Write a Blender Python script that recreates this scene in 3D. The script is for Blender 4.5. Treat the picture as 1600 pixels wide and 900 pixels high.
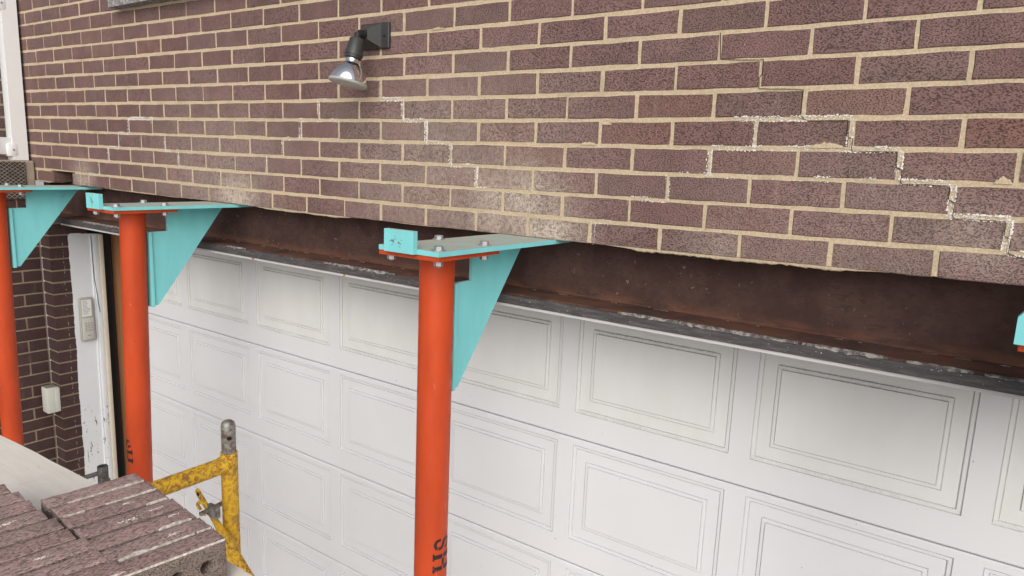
import bpy, math, random
from mathutils import Vector, Matrix, noise
R = random.Random(7)
for o in list(bpy.data.objects): bpy.data.objects.remove(o)
SC = bpy.context.scene
COL = SC.collection

# ------------------------------------------------------------------ camera
CAM = Vector((4.1648, -1.6815, 2.7499))
YAW, PIT, ROL = -.6093, -.1777, .0395
fw = Vector((math.sin(YAW)*math.cos(PIT), math.cos(YAW)*math.cos(PIT), math.sin(PIT)))
rt = Vector((math.cos(YAW), -math.sin(YAW), 0)); up = rt.cross(fw)
r2 = math.cos(ROL)*rt + math.sin(ROL)*up; u2 = -math.sin(ROL)*rt + math.cos(ROL)*up
cd = bpy.data.cameras.new('camera'); cam = bpy.data.objects.new('camera', cd); COL.objects.link(cam)
m = Matrix((r2, u2, -fw)).transposed().to_4x4(); m.translation = CAM; cam.matrix_world = m
cd.sensor_width = 36; cd.lens = 1100/1600*36; cd.clip_start = .02; cd.clip_end = 3000
SC.camera = cam
SC.render.resolution_x, SC.render.resolution_y = 1024, 576

# ------------------------------------------------------------------ light: bright overcast
SUN_EL, SUN_AZ = math.radians(30), math.radians(145)          # azimuth clockwise from +y
w = bpy.data.worlds.new('World'); SC.world = w; w.use_nodes = True
nt = w.node_tree; nt.nodes.clear()
sky = nt.nodes.new('ShaderNodeTexSky'); sky.sky_type = 'NISHITA'; sky.sun_disc = False
sky.sun_elevation = SUN_EL; sky.sun_rotation = SUN_AZ; sky.air_density = 1.0; sky.dust_density = 4.0; sky.ozone_density = 1.0
hs = nt.nodes.new('ShaderNodeHueSaturation'); hs.inputs['Saturation'].default_value = .36
bg = nt.nodes.new('ShaderNodeBackground'); bg.inputs['Strength'].default_value = .15
ow = nt.nodes.new('ShaderNodeOutputWorld')
nt.links.new(sky.outputs[0], hs.inputs['Color']); nt.links.new(hs.outputs[0], bg.inputs['Color']); nt.links.new(bg.outputs[0], ow.inputs['Surface'])
sd = bpy.data.lights.new('sun', 'SUN'); sd.energy = 1.25; sd.angle = math.radians(70); sd.color = (1, .985, .97)
sun = bpy.data.objects.new('sun', sd); COL.objects.link(sun); sun.location = (6, -8, 12)
sdir = Vector((math.sin(SUN_AZ)*math.cos(SUN_EL), math.cos(SUN_AZ)*math.cos(SUN_EL), math.sin(SUN_EL)))
sun.rotation_euler = sdir.to_track_quat('Z', 'Y').to_euler()
SC.view_settings.view_transform = 'Standard'; SC.view_settings.look = 'None'
SC.view_settings.exposure = -0.08; SC.view_settings.gamma = 1
SC.view_settings.use_curve_mapping = False

# ------------------------------------------------------------------ materials
class NG:
    def __init__(s, name):
        s.m = bpy.data.materials.new(name); s.m.use_nodes = True; s.t = s.m.node_tree
        s.b = s.t.nodes['Principled BSDF']
    def n(s, typ, **kw):
        x = s.t.nodes.new(typ)
        for k, v in kw.items():
            if k in x.inputs.keys() if hasattr(x.inputs, 'keys') else False: pass
            setattr(x, k, v)
        return x
    def set(s, sock, v):
        if hasattr(v, 'is_output') or isinstance(v, bpy.types.NodeSocket): s.t.links.new(v, sock)
        else: sock.default_value = v
    def pos(s): return s.n('ShaderNodeNewGeometry').outputs['Position']
    def nrm(s): return s.n('ShaderNodeNewGeometry').outputs['Normal']
    def objc(s): return s.n('ShaderNodeTexCoord').outputs['Object']
    def rnd(s): return s.n('ShaderNodeObjectInfo').outputs['Random']
    def map(s, v, scale=(1,1,1), loc=(0,0,0), rot=(0,0,0)):
        x = s.n('ShaderNodeMapping'); s.set(x.inputs['Vector'], v)
        x.inputs['Scale'].default_value = scale; x.inputs['Location'].default_value = loc; x.inputs['Rotation'].default_value = rot
        return x.outputs[0]
    def noise(s, v, scale, det=3, rough=.55, dist=0):
        x = s.n('ShaderNodeTexNoise'); s.set(x.inputs['Vector'], v); x.inputs['Scale'].default_value = scale
        x.inputs['Detail'].default_value = det; x.inputs['Roughness'].default_value = rough; x.inputs['Distortion'].default_value = dist
        return x.outputs['Fac']
    def voro(s, v, scale, feat='F1'):
        x = s.n('ShaderNodeTexVoronoi'); x.feature = feat; s.set(x.inputs['Vector'], v); x.inputs['Scale'].default_value = scale
        return x.outputs['Distance']
    def ramp(s, v, a, b, lo=0., hi=1.):
        x = s.n('ShaderNodeMapRange'); x.interpolation_type = 'SMOOTHSTEP'; s.set(x.inputs[0], v)
        x.inputs[1].default_value = a; x.inputs[2].default_value = b; x.inputs[3].default_value = lo; x.inputs[4].default_value = hi
        return x.outputs[0]
    def mix(s, f, a, b):
        x = s.n('ShaderNodeMix'); x.data_type = 'RGBA'; s.set(x.inputs[0], f)
        s.set(x.inputs[6], (*a, 1) if isinstance(a, tuple) else a); s.set(x.inputs[7], (*b, 1) if isinstance(b, tuple) else b)
        return x.outputs[2]
    def math(s, op, a, b=0., c=0.):
        x = s.n('ShaderNodeMath'); x.operation = op; s.set(x.inputs[0], a); s.set(x.inputs[1], b)
        if op in ('MULTIPLY_ADD',): s.set(x.inputs[2], c)
        return x.outputs[0]
    def vadd(s, a, b):
        x = s.n('ShaderNodeVectorMath'); x.operation = 'ADD'; s.set(x.inputs[0], a); s.set(x.inputs[1], b); return x.outputs[0]
    def sep(s, v):
        x = s.n('ShaderNodeSeparateXYZ'); s.set(x.inputs[0], v); return x.outputs
    def comb(s, a=0., b=0., c=0.):
        x = s.n('ShaderNodeCombineXYZ'); s.set(x.inputs[0], a); s.set(x.inputs[1], b); s.set(x.inputs[2], c); return x.outputs[0]
    def hsv(s, col, h=.5, sat=1., v=1.):
        x = s.n('ShaderNodeHueSaturation'); s.set(x.inputs['Color'], col); s.set(x.inputs['Hue'], h); s.set(x.inputs['Saturation'], sat); s.set(x.inputs['Value'], v); return x.outputs[0]
    def bump(s, h, dist=.002, st=1., prev=None):
        x = s.n('ShaderNodeBump'); x.inputs['Distance'].default_value = dist; x.inputs['Strength'].default_value = st; s.set(x.inputs['Height'], h)
        if prev is not None: s.set(x.inputs['Normal'], prev)
        return x.outputs[0]
    def done(s, col, rough=.8, bump=None, metal=0., spec=.5):
        s.set(s.b.inputs['Base Color'], (*col, 1) if isinstance(col, tuple) else col); s.set(s.b.inputs['Roughness'], rough)
        s.set(s.b.inputs['Metallic'], metal); s.b.inputs['Specular IOR Level'].default_value = spec
        if bump is not None: s.set(s.b.inputs['Normal'], bump)
        return s.m

DUST = [(2.98, 2.62, .27, .85), (3.10, 2.55, .18, .95), (1.62, 2.555, .22, .95), (.33, 2.585, .15, .6), (4.12, 2.63, .14, .35), (2.72, 2.75, .2, .3), (3.6, 2.56, .12, .3), (2.75, 2.66, .6, .40), (1.5, 2.58, .6, .36), (3.9, 2.6, .4, .18)]
def brick_mat(name, base, dark, light, dust=False, fine=1., pit=.0022, vary=.14, aniso=(.8, .8, 1.3), sat=.12, spk=.62):
    g = NG(name); p = g.pos(); rn = g.rnd()
    off = g.comb(g.math('MULTIPLY', rn, 37.), g.math('MULTIPLY', rn, 91.), g.math('MULTIPLY', rn, 53.))
    pp = g.vadd(p, off)
    pa = g.map(pp, aniso)
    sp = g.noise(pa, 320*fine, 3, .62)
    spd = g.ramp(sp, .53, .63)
    big = g.noise(pp, 13, 3, .55)
    c = g.mix(g.ramp(big, .3, .72), tuple(x*.93 for x in base), tuple(x*y for x, y in zip(base, (1.16, 1.14, 1.13))))
    lt = g.ramp(g.noise(pa, 300*fine, 2, .5), .5, .7)
    c = g.mix(g.math('MULTIPLY', lt, .35), c, tuple(x*1.5 for x in base))
    c = g.mix(g.math('MULTIPLY', spd, spk), c, dark)  # dark pit colour: shade inside the surface pits painted into the brick
    fl = g.ramp(g.noise(pp, 300*fine, 2, .5), .71, .76)
    c = g.mix(g.math('MULTIPLY', fl, .7), c, light)
    c = g.hsv(c, g.math('MULTIPLY_ADD', rn, .010, .495), g.math('MULTIPLY_ADD', g.math('FRACT', g.math('MULTIPLY', rn, 13.7)), sat, 1-sat*.5), g.math('MULTIPLY_ADD', g.math('FRACT', g.math('MULTIPLY', rn, 7.3)), vary, 1-vary*.5))
    stn = g.noise(g.map(pp, (30, 30, 4)), 1., 3, .6)
    c = g.mix(g.math('MULTIPLY', g.ramp(stn, .62, .8), .22), c, (.40, .32, .28))
    if dust:
        xyz = g.sep(p); acc = None
        for (dx, dz, r, a) in DUST:
            qx = g.math('SUBTRACT', xyz[0], dx); qz = g.math('SUBTRACT', xyz[2], dz)
            d = g.math('SQRT', g.math('ADD', g.math('MULTIPLY', g.math('MULTIPLY', qx, qx), .55), g.math('MULTIPLY', qz, qz)))
            t = g.ramp(d, r*.95, r*.05, 0., a)
            acc = t if acc is None else g.math('MAXIMUM', acc, t)
        pw = g.math('MULTIPLY', acc, g.ramp(g.noise(p, 75, 4, .7), .3, .6, .25, 1.))
        pw = g.math('MULTIPLY', pw, g.ramp(g.noise(g.map(p, (1, 1, .6)), 14, 4, .7), .3, .62, .6, 1.))
        c = g.mix(pw, c, (.62, .53, .44))
    h = g.math('ADD', g.math('SUBTRACT', 1., spd), g.math('MULTIPLY', g.noise(pa, 260*fine, 3, .6), .7))
    bm = g.bump(h, pit, 1.)
    return g.done(c, .88, bm, spec=.25)
M = {}
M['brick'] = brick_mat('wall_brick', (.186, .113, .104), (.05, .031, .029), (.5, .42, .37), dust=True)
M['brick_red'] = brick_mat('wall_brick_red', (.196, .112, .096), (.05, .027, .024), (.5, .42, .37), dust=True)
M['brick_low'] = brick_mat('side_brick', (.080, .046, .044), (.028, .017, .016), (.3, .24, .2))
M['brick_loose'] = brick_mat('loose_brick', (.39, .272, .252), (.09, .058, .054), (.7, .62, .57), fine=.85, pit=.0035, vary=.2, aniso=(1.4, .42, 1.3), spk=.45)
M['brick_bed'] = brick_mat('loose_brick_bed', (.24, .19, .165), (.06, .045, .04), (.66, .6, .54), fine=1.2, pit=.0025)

def mortar_mat(name, a, b, dirty=.3):
    g = NG(name); p = g.pos()
    n1 = g.noise(p, 240, 3, .6); n2 = g.noise(p, 9, 4, .6)
    c = g.mix(g.ramp(n1, .35, .7), a, b)
    c = g.mix(g.math('MULTIPLY', g.ramp(n2, .5, .72), dirty), c, tuple(x*.55 for x in a))
    sp = g.ramp(g.noise(p, 420, 2), .68, .74)
    c = g.mix(g.math('MULTIPLY', sp, .7), c, (.12, .08, .06))
    return g.done(c, .95, g.bump(g.noise(p, 260, 4, .7), .0016, 1.), spec=.15)
M['mortar'] = mortar_mat('mortar', (.46, .365, .245), (.59, .485, .345))
M['mortar_low'] = mortar_mat('mortar_dark', (.27, .20, .14), (.36, .29, .21))  # darker mortar for the pier and side wall
M['mortar_low2'] = mortar_mat('caulk', (.22, .19, .165), (.36, .32, .28))
g = NG('chalk'); p = g.pos()
M['chalk'] = g.done(g.mix(g.noise(p, 150, 3), (.64, .60, .53), (.80, .77, .72)), .95, g.bump(g.noise(p, 300), .001, 1.), spec=.1)
g = NG('crack'); M['crack'] = g.done((.03, .022, .018), .95, spec=.05)  # near-black: shade inside cracks and pin holes put in as colour
g = NG('mortar_white'); p = g.pos()
M['mortar_white'] = g.done(g.mix(g.ramp(g.noise(p, 120, 4), .35, .65), (.5, .43, .36), (.8, .76, .7)), .95, g.bump(g.noise(p, 200, 4), .002, 1.), spec=.1)

g = NG('crust'); p = g.pos()
M['crust'] = g.done(g.mix(g.ramp(g.noise(p, 60, 5, .75), .42, .6), (.10, .09, .085), (.32, .295, .27)), .95, g.bump(g.noise(p, 220, 4), .002, 1.), spec=.15)
g = NG('rusty_steel'); p = g.pos()
n1 = g.noise(p, 14, 6, .62); n2 = g.noise(g.map(p, (1, 1, 2.2)), 60, 4, .6)
c = g.mix(g.ramp(n1, .35, .65), (.052, .027, .023), (.075, .041, .034))
c = g.mix(g.math('MULTIPLY', g.ramp(n2, .5, .68), .6), c, (.040, .024, .022))
z = g.sep(p)[2]
low = g.math('MULTIPLY', g.ramp(z, 2.402, 2.370), g.ramp(g.noise(g.map(p, (3, 3, 12)), 3, 4), .35, .6))
c = g.mix(g.math('MULTIPLY', low, .5), c, (.17, .072, .042))                         # fresh orange rust along the foot of the web
fl = g.ramp(g.noise(g.map(p, (1, 1, .8)), 70, 5, .7), .64, .68)
flm = g.math('MULTIPLY', fl, g.ramp(g.noise(p, 5, 2), .42, .6))
c = g.mix(g.math('MULTIPLY', flm, .6), c, (.30, .28, .28))
M['rust'] = g.done(c, .85, g.bump(g.noise(p, 90, 5, .7), .0015, 1.), spec=.25)
g = NG('tar_trim'); p = g.pos()
c = g.mix(g.ramp(g.noise(g.map(p, (.4, 1, 3)), 40, 5, .7), .4, .7), (.055, .05, .052), (.11, .10, .098))
c = g.mix(g.ramp(g.noise(p, 170, 2), .68, .73), c, (.5, .47, .44))
M['trim'] = g.done(c, .6, g.bump(g.noise(g.map(p, (.4, 1, 4)), 60, 4), .001, 1.), spec=.4)
g = NG('drip_strip'); p = g.pos()
c = g.mix(g.ramp(g.noise(g.map(p, (1, 0, 0)), 5, 3, .7), .62, .64), (.52, .50, .49), (.33, .13, .09))
M['strip'] = g.done(c, .6, spec=.4)

def paint_mat(name, base, scuff, rough=.35, sc=1., dusttop=None, var=.12):
    g = NG(name); p = g.pos()
    n = g.noise(g.map(p, (3, 3, .8)), 4, 4, .6)
    c = g.mix(g.ramp(n, .3, .7), tuple(x*(1-var) for x in base), tuple(min(1, x*(1+var)) for x in base))
    s1 = g.ramp(g.noise(g.map(p, (60, 60, 9)), 1., 5, .75), .665, .72); s2 = g.ramp(g.noise(p, 3.5, 2), .38, .6)
    c = g.mix(g.math('MULTIPLY', g.math('MULTIPLY', s1, s2), min(1., .6*sc)), c, scuff)
    k = g.ramp(g.noise(g.map(p, (90, 90, 26)), 1., 4, .7), .72, .735)
    c = g.mix(g.math('MULTIPLY', k, .8*sc), c, (.10, .04, .03))
    ro = g.ramp(g.noise(p, 30, 3), .3, .7, rough-.06, rough+.14)
    if dusttop:
        up_ = g.ramp(g.sep(g.nrm())[2], .75, .95); d = g.ramp(g.noise(p, 22, 5, .7), .3, .6)
        f = g.math('MULTIPLY', up_, g.math('MULTIPLY_ADD', d, .55, .4))
        c = g.mix(f, c, dusttop); ro = .7
    return g.done(c, ro, g.bump(g.noise(p, 110, 3), .0003, 1.), spec=.32)
M['orange'] = paint_mat('orange_paint', (.48, .058, .013), (.74, .34, .2), .42, 1.6)
M['teal'] = paint_mat('teal_paint', (.20, .585, .60), (.55, .66, .64), .5, 1., dusttop=(.46, .41, .34), var=.06)
g = NG('galvanised'); p = g.pos()
M['zinc'] = g.done(g.mix(g.noise(p, 200, 3), (.3, .31, .32), (.55, .56, .57)), .45, metal=.75)
g = NG('steel_weathered'); p = g.pos()
M['steel'] = g.done(g.mix(g.ramp(g.noise(p, 55, 5, .7), .4, .65), (.30, .30, .28), (.13, .085, .055)), .55, g.bump(g.noise(p, 160, 3), .0006, 1.), metal=.5)
g = NG('stub_steel'); p = g.pos()
M['stub'] = g.done(g.mix(g.ramp(g.noise(p, 55, 5, .7), .4, .65), (.12, .12, .115), (.07, .055, .045)), .6, g.bump(g.noise(p, 160, 3), .0006, 1.), metal=.3)
g = NG('yellow_rust'); p = g.pos()
n = g.noise(p, 80, 7, .8); n2 = g.noise(g.map(p, (1, 1, .5)), 9, 3)
r_ = g.math('MULTIPLY', g.ramp(n, .465, .56), g.ramp(n2, .3, .6, .45, 1.))
c = g.mix(g.noise(p, 12, 3), (.66, .37, .015), (.80, .50, .03))
c = g.mix(g.ramp(g.noise(p, 20, 4), .55, .7), c, (.42, .24, .04))
c = g.mix(r_, c, g.mix(g.noise(p, 90, 3), (.22, .095, .026), (.38, .175, .045)))
M['yellow'] = g.done(c, .55, g.bump(n, .0014, 1.), spec=.4)

g = NG('door_white'); p = g.pos()
gr = g.noise(g.map(p, (5, 1, 170)), 1., 4, .6)
c = g.mix(g.ramp(g.noise(p, 2.2, 3), .3, .7), (.635, .645, .66), (.665, .675, .69))
c = g.mix(g.math('MULTIPLY', g.ramp(g.noise(g.map(p, (90, 1, 90)), 1., 1), .80, .82), .6), c, (.2, .18, .16))
M['door'] = g.done(c, .5, g.bump(gr, .00025, .5), spec=.35)
def dirty_panel():
    g = NG('door_white_grimy'); p = g.pos(); o = g.objc(); s = g.sep(o)
    c = g.mix(g.ramp(g.noise(p, 2.2, 3), .3, .7), (.655, .662, .662), (.685, .692, .688))
    def band(v, a, b): return g.math('MULTIPLY', g.ramp(v, a-.004, a), g.ramp(v, b+.004, b))
    d1 = band(s[2], -.1695, -.162); d2 = g.math('MAXIMUM', band(s[2], .1095, .1115), band(s[2], .1185, .1225))
    x_in = band(s[0], -.205, .205); d2 = g.math('MULTIPLY', d2, x_in)
    d = g.math('MULTIPLY', g.math('MAXIMUM', g.math('MULTIPLY', d1, .25), g.math('MULTIPLY', d2, .5)), g.ramp(g.noise(p, 120, 4, .75), .4, .6, .25, 1.))
    d = g.math('MULTIPLY', d, g.ramp(g.noise(g.map(p, (6, 1, 1)), 1., 3), .35, .6, .4, 1.))
    c = g.mix(d, c, (.22, .21, .17))
    film = g.ramp(g.noise(g.map(p, (4, 1, 1.5)), 3, 3), .35, .65)
    c = g.mix(g.math('MULTIPLY', film, .12), c, (.50, .48, .42))                 # thin weather film on the uppermost panels
    gr = g.noise(g.map(p, (5, 1, 170)), 1., 4, .6)
    return g.done(c, .55, g.bump(gr, .00035, .8), spec=.35)
M['door_dirty'] = dirty_panel()
g = NG('old_white_paint'); p = g.pos()
zz = g.sep(p)[2]
ch = g.noise(g.map(p, (60, 60, 20)), 1., 5, .7)
thr = g.math('MULTIPLY', g.ramp(zz, 1.5, 1.1, 0., .14), g.ramp(g.noise(p, 7, 2), .3, .6, .5, 1.))
f = g.ramp(g.math('ADD', ch, thr), .72, .735)
c = g.mix(g.noise(p, 6, 3), (.66, .69, .72), (.76, .78, .79))
c = g.mix(f, c, (.13, .10, .08))
M['jamb'] = g.done(c, .6, g.bump(f, .001, -1.), spec=.3)
g = NG('cream_paint'); p = g.pos(); M['cream'] = g.done(g.mix(g.noise(p, 18, 3), (.58, .53, .42), (.68, .63, .53)), .6)
g = NG('rough_stud'); p = g.pos()
c = g.mix(g.noise(g.map(p, (60, 60, 3)), 1., 4), (.2, .09, .034), (.32, .145, .055))
c = g.mix(g.ramp(g.voro(g.map(p, (7, 7, 4)), 1.), .10, .06), c, (.04, .018, .01))
M['stud'] = g.done(c, .8)
g = NG('gap_shade_strip'); p = g.pos(); M['gap_shade'] = g.done(g.mix(g.noise(g.map(p, (60, 60, 3)), 1., 4), (.018, .011, .008), (.035, .02, .014)), .85)  # shade of the gap beside the jamb, put in as colour
g = NG('white_rail'); p = g.pos(); M['rail'] = g.done(g.mix(g.noise(p, 8, 3), (.74, .74, .73), (.8, .8, .79)), .4, g.bump(g.noise(p, 60), .0006, .6))
g = NG('stoop_concrete'); p = g.pos(); M['stoop'] = g.done(g.mix(g.noise(p, 35, 5), (.27, .22, .17), (.38, .32, .25)), .9, g.bump(g.noise(p, 150, 4), .0012, 1.), spec=.2)
g = NG('diamond_mat'); p = g.pos(); s = g.sep(p)
def tri(v): return g.math('ABSOLUTE', g.math('SUBTRACT', g.math('FRACT', v), .5))
a = g.math('ADD', g.math('MULTIPLY', s[1], 40.), g.math('MULTIPLY', s[2], 52.)); b = g.math('SUBTRACT', g.math('MULTIPLY', s[1], 40.), g.math('MULTIPLY', s[2], 52.))
la = g.ramp(tri(a), .36, .44); lb = g.ramp(tri(b), .36, .44)
rib = g.math('MAXIMUM', la, lb)
M['mat'] = g.done(g.mix(g.math('MULTIPLY', rib, g.ramp(g.noise(p, 25, 3), .3, .6, .5, 1.)), (.04, .035, .033), (.36, .30, .25)), .85, g.bump(rib, .003, 1.), spec=.2)
g = NG('plank_ply'); p = g.pos()
n = g.noise(g.map(p, (7, 60, 1)), 1., 5, .6)
c = g.mix(g.ramp(n, .3, .7), (.75, .705, .63), (.80, .76, .69))
c = g.mix(g.math('MULTIPLY', g.ramp(g.noise(p, 7, 5, .7), .5, .75), .4), c, (.46, .42, .37))
c = g.mix(g.math('MULTIPLY', g.ramp(g.noise(g.map(p, (60, 140, 1)), 1., 2), .70, .73), .5), c, (.3, .24, .17))
M['plank'] = g.done(c, .85, g.bump(g.math('ADD', n, g.noise(p, 200, 3)), .0004, 1.), spec=.2)
g = NG('lamp_bronze'); p = g.pos(); M['lamp'] = g.done(g.mix(g.noise(p, 60, 4), (.030, .030, .029), (.05, .05, .048)), .42, g.bump(g.noise(p, 400), .0002, 1.), spec=.4)
g = NG('black_plastic'); M['black'] = g.done((.014, .014, .015), .45)
g = NG('reflector_glass'); M['mirror'] = g.done((.86, .86, .87), .1, metal=1.)
g = NG('lens_glass'); p = g.pos(); M['lens'] = g.done((.62, .64, .6), .12, g.bump(g.voro(p, 260), .001, .8), spec=.6)
g.b.inputs['Transmission Weight'].default_value = .35
g = NG('keypad_grey'); p = g.pos(); M['keypad'] = g.done(g.mix(g.noise(p, 40), (.36, .35, .30), (.42, .41, .36)), .5)
g = NG('keypad_light'); M['keypad2'] = g.done((.50, .49, .45), .45)
g = NG('paper'); M['paper'] = g.done((.74, .74, .72), .7)
g = NG('print'); M['print'] = g.done((.22, .22, .22), .8)
g = NG('box_plastic'); p = g.pos()
c = g.mix(g.noise(p, 30, 3), (.52, .53, .47), (.60, .61, .55)); c = g.mix(g.math('MULTIPLY', g.ramp(g.sep(g.nrm())[2], .7, .9), .7), c, (.12, .09, .06))
M['box'] = g.done(c, .5)
g = NG('stencil_black'); p = g.pos(); M['stencil'] = g.done(g.mix(g.ramp(g.noise(p, 130, 4), .62, .72), (.012, .012, .013), (.2, .05, .02)), .55)
g = NG('sill_stone'); p = g.pos(); M['sill'] = g.done(g.mix(g.ramp(g.noise(p, 90, 4), .35, .65), (.16, .15, .15), (.36, .34, .33)), .95, g.bump(g.noise(p, 90, 4), .004, 1.), spec=.15)
g = NG('concrete_ground'); p = g.pos(); M['ground'] = g.done(g.mix(g.noise(p, 3, 6, .7), (.44, .435, .42), (.54, .53, .515)), .9, g.bump(g.noise(p, 120, 4), .002, 1.), spec=.2)
g = NG('shade_black'); p = g.pos(); M['shade_black'] = g.done(g.mix(g.noise(p, 40, 4), (.022, .019, .017), (.04, .034, .03)), .95)  # near-black so the missing-brick hole looks deeply shaded; also the loose wire
g = NG('interior'); M['interior'] = g.done((.05, .045, .04), .95)

# ------------------------------------------------------------------ mesh helper
class MB:
    def __init__(s): s.v = []; s.f = []; s.mi = []; s.cur = 0
    def add(s, vs, fs):
        b = len(s.v); s.v += [Vector(v) for v in vs]; s.f += [tuple(i+b for i in f) for f in fs]; s.mi += [s.cur]*len(fs); return s
    def box(s, a, b, bev=0.):
        x0, y0, z0 = (min(p, q) for p, q in zip(a, b)); x1, y1, z1 = (max(p, q) for p, q in zip(a, b))
        if bev <= 0:
            return s.add([(x0,y0,z0),(x1,y0,z0),(x1,y1,z0),(x0,y1,z0),(x0,y0,z1),(x1,y0,z1),(x1,y1,z1),(x0,y1,z1)],
                         [(0,3,2,1),(4,5,6,7),(0,1,5,4),(1,2,6,5),(2,3,7,6),(3,0,4,7)])
        import bmesh
        bm = bmesh.new(); bmesh.ops.create_cube(bm, size=1)
        for v in bm.verts: v.co = Vector(((x0+x1)/2+v.co.x*(x1-x0), (y0+y1)/2+v.co.y*(y1-y0), (z0+z1)/2+v.co.z*(z1-z0)))
        bmesh.ops.bevel(bm, geom=list(bm.edges), offset=bev, segments=2, affect='EDGES', profile=.5)
        return s.bm(bm)
    def bm(s, bm):
        bm.verts.index_update(); s.add([v.co.copy() for v in bm.verts], [tuple(v.index for v in f.verts) for f in bm.faces]); bm.free(); return s
    def rings(s, rings, cap=True, closed=True):
        n = len(rings[0]); vs = [p for r in rings for p in r]; fs = []
        for i in range(len(rings)-1):
            for j in range(n if closed else n-1):
                k = (j+1) % n; fs.append((i*n+j, i*n+k, (i+1)*n+k, (i+1)*n+j))
        if cap: fs.append(tuple(reversed(range(n)))); fs.append(tuple((len(rings)-1)*n+j for j in range(n)))
        return s.add(vs, fs)
    def tube(s, pts, rad, n=16, cap=True):
        pts = [Vector(p) for p in pts]; rr = rad if isinstance(rad, (list, tuple)) else [rad]*len(pts); rings = []
        for i, p in enumerate(pts):
            d = (pts[min(i+1, len(pts)-1)]-pts[max(i-1, 0)]).normalized()
            a = d.orthogonal().normalized() if i == 0 else (pa - d*pa.dot(d)).normalized()
            pa = a; b = d.cross(a)
            rings.append([p + rr[i]*(math.cos(2*math.pi*k/n)*a + math.sin(2*math.pi*k/n)*b) for k in range(n)])
        return s.rings(rings, cap)
    def lathe(s, o, d, prof, n=32):
        o = Vector(o); d = Vector(d).normalized(); a = d.orthogonal().normalized(); b = d.cross(a)
        return s.rings([[o + d*t + r*(math.cos(2*math.pi*k/n)*a+math.sin(2*math.pi*k/n)*b) for k in range(n)] for t, r in prof])
    def prism(s, poly, axis, a, b):
        """poly in the two other axes (cyclic order), extruded a..b along axis"""
        def pt(u, v, t): return {0: (t, u, v), 1: (u, t, v), 2: (u, v, t)}[axis]
        n = len(poly); vs = [pt(u, v, a) for u, v in poly]+[pt(u, v, b) for u, v in poly]
        fs = [tuple(range(n)), tuple(reversed(range(n, 2*n)))]+[(i, i+n, (i+1) % n+n, (i+1) % n) for i in range(n)]
        return s.add(vs, fs)
    def mesh(s, name, mats, off=Vector((0,0,0)), smooth=None):
        me = bpy.data.meshes.new(name); me.from_pydata([v-off for v in s.v], [], s.f)
        for mt in (mats if isinstance(mats, (list, tuple)) else [mats]): me.materials.append(mt)
        for i, p in enumerate(me.polygons): p.material_index = s.mi[i]
        me.validate(); me.update()
        import bmesh
        bm = bmesh.new(); bm.from_mesh(me); bmesh.ops.recalc_face_normals(bm, faces=bm.faces); bm.to_mesh(me); bm.free()
        if smooth: me.shade_smooth(); me.set_sharp_from_angle(angle=math.radians(smooth))
        return me
    def build(s, name, mats, parent=None, smooth=None, **kw):
        off = Vector((0,0,0)); q = parent
        while q is not None: off = off + q.location; q = q.parent
        o = bpy.data.objects.new(name, s.mesh(name, mats, off, smooth)); COL.objects.link(o); o.parent = parent
        for k, v in kw.items(): o[k] = v
        return o
def place(name, me, loc, parent=None, rot=(0,0,0), scale=(1,1,1), **kw):
    o = bpy.data.objects.new(name, me); COL.objects.link(o); o.parent = parent
    o.location = Vector(loc)-(parent.location if parent else Vector((0,0,0))); o.rotation_euler = rot; o.scale = scale
    for k, v in kw.items(): o[k] = v
    return o
def thing(name, label, cat, loc, group=None):
    o = bpy.data.objects.new(name, None); COL.objects.link(o); o.location = loc; o.empty_display_size = .1
    o['label'] = label; o['category'] = cat
    if group: o['group'] = group
    return o
def rag(x, seed, sc=1.): return noise.noise(Vector((x*sc, seed*7.13, seed*3.7)))

# ------------------------------------------------------------------ ground and garage room
gm = MB(); gm.add([(-400,-400,0),(400,-400,0),(400,400,0),(-400,400,0)], [(0,1,2,3)]); gm.build('ground', M['ground'], kind='structure')
rm = MB()
rm.add([(-1.2,.46,.004),(5.6,.46,.004),(5.6,4,.004),(-1.2,4,.004)], [(0,1,2,3)])
rm.box((-1.3,4,0), (5.7,4.1,2.9)); rm.box((-1.3,.46,0), (-1.2,4,2.9)); rm.box((5.6,.46,0), (5.7,4,2.9)); rm.box((-1.3,.46,2.9), (5.7,4.1,3.0))
rm.build('garage_interior', M['interior'], kind='structure')

# ------------------------------------------------------------------ upper brick wall
L, H, ZB = .2032, .0677*.975, 3.2
def dz(X, k):
    X = max(-.6, min(4.6, X)); k = max(0, k)-5
    return .01246-.0072*X-.00147*X*X+.00064*X**3+k*(-.00226+.00059*X+.00002*X*X)
def bed(X, k): return ZB-k*H+dz(X, k)                          # centre line of bed joint k (the wall has sagged)
J, JV = .0097, .0084
def brick_mesh(name, wd, hg, dp, mats, seed, amp=.0011, segx=5):
    """bevelled brick with slightly ragged arrises; front at y=0, depth +y, centred on x and z"""
    rr = random.Random(seed); P = []
    for i in range(segx): P.append((-wd/2+wd*i/segx, -hg/2))
    for i in range(2): P.append((wd/2, -hg/2+hg*i/2))
    for i in range(segx): P.append((wd/2-wd*i/segx, hg/2))
    for i in range(2): P.append((-wd/2, hg/2-hg*i/2))
    P = [(x+rr.uniform(-amp, amp), z+rr.uniform(-amp, amp)) for x, z in P]
    bev = .0022
    def ring(y, ins): return [(x-math.copysign(min(ins, abs(x)), x)*(1 if abs(abs(x)-wd/2) < .01 else 0), y, z-math.copysign(ins, z)*(1 if abs(abs(z)-hg/2) < .01 else 0)) for x, z in P]
    b = MB(); b.rings([ring(dp, 0), ring(bev*.9, 0), ring(0, bev)]); return b.mesh(name, mats)
BW = [brick_mesh('brick', L-JV, H-J, .09, M['brick'], s) for s in range(10)]
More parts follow.
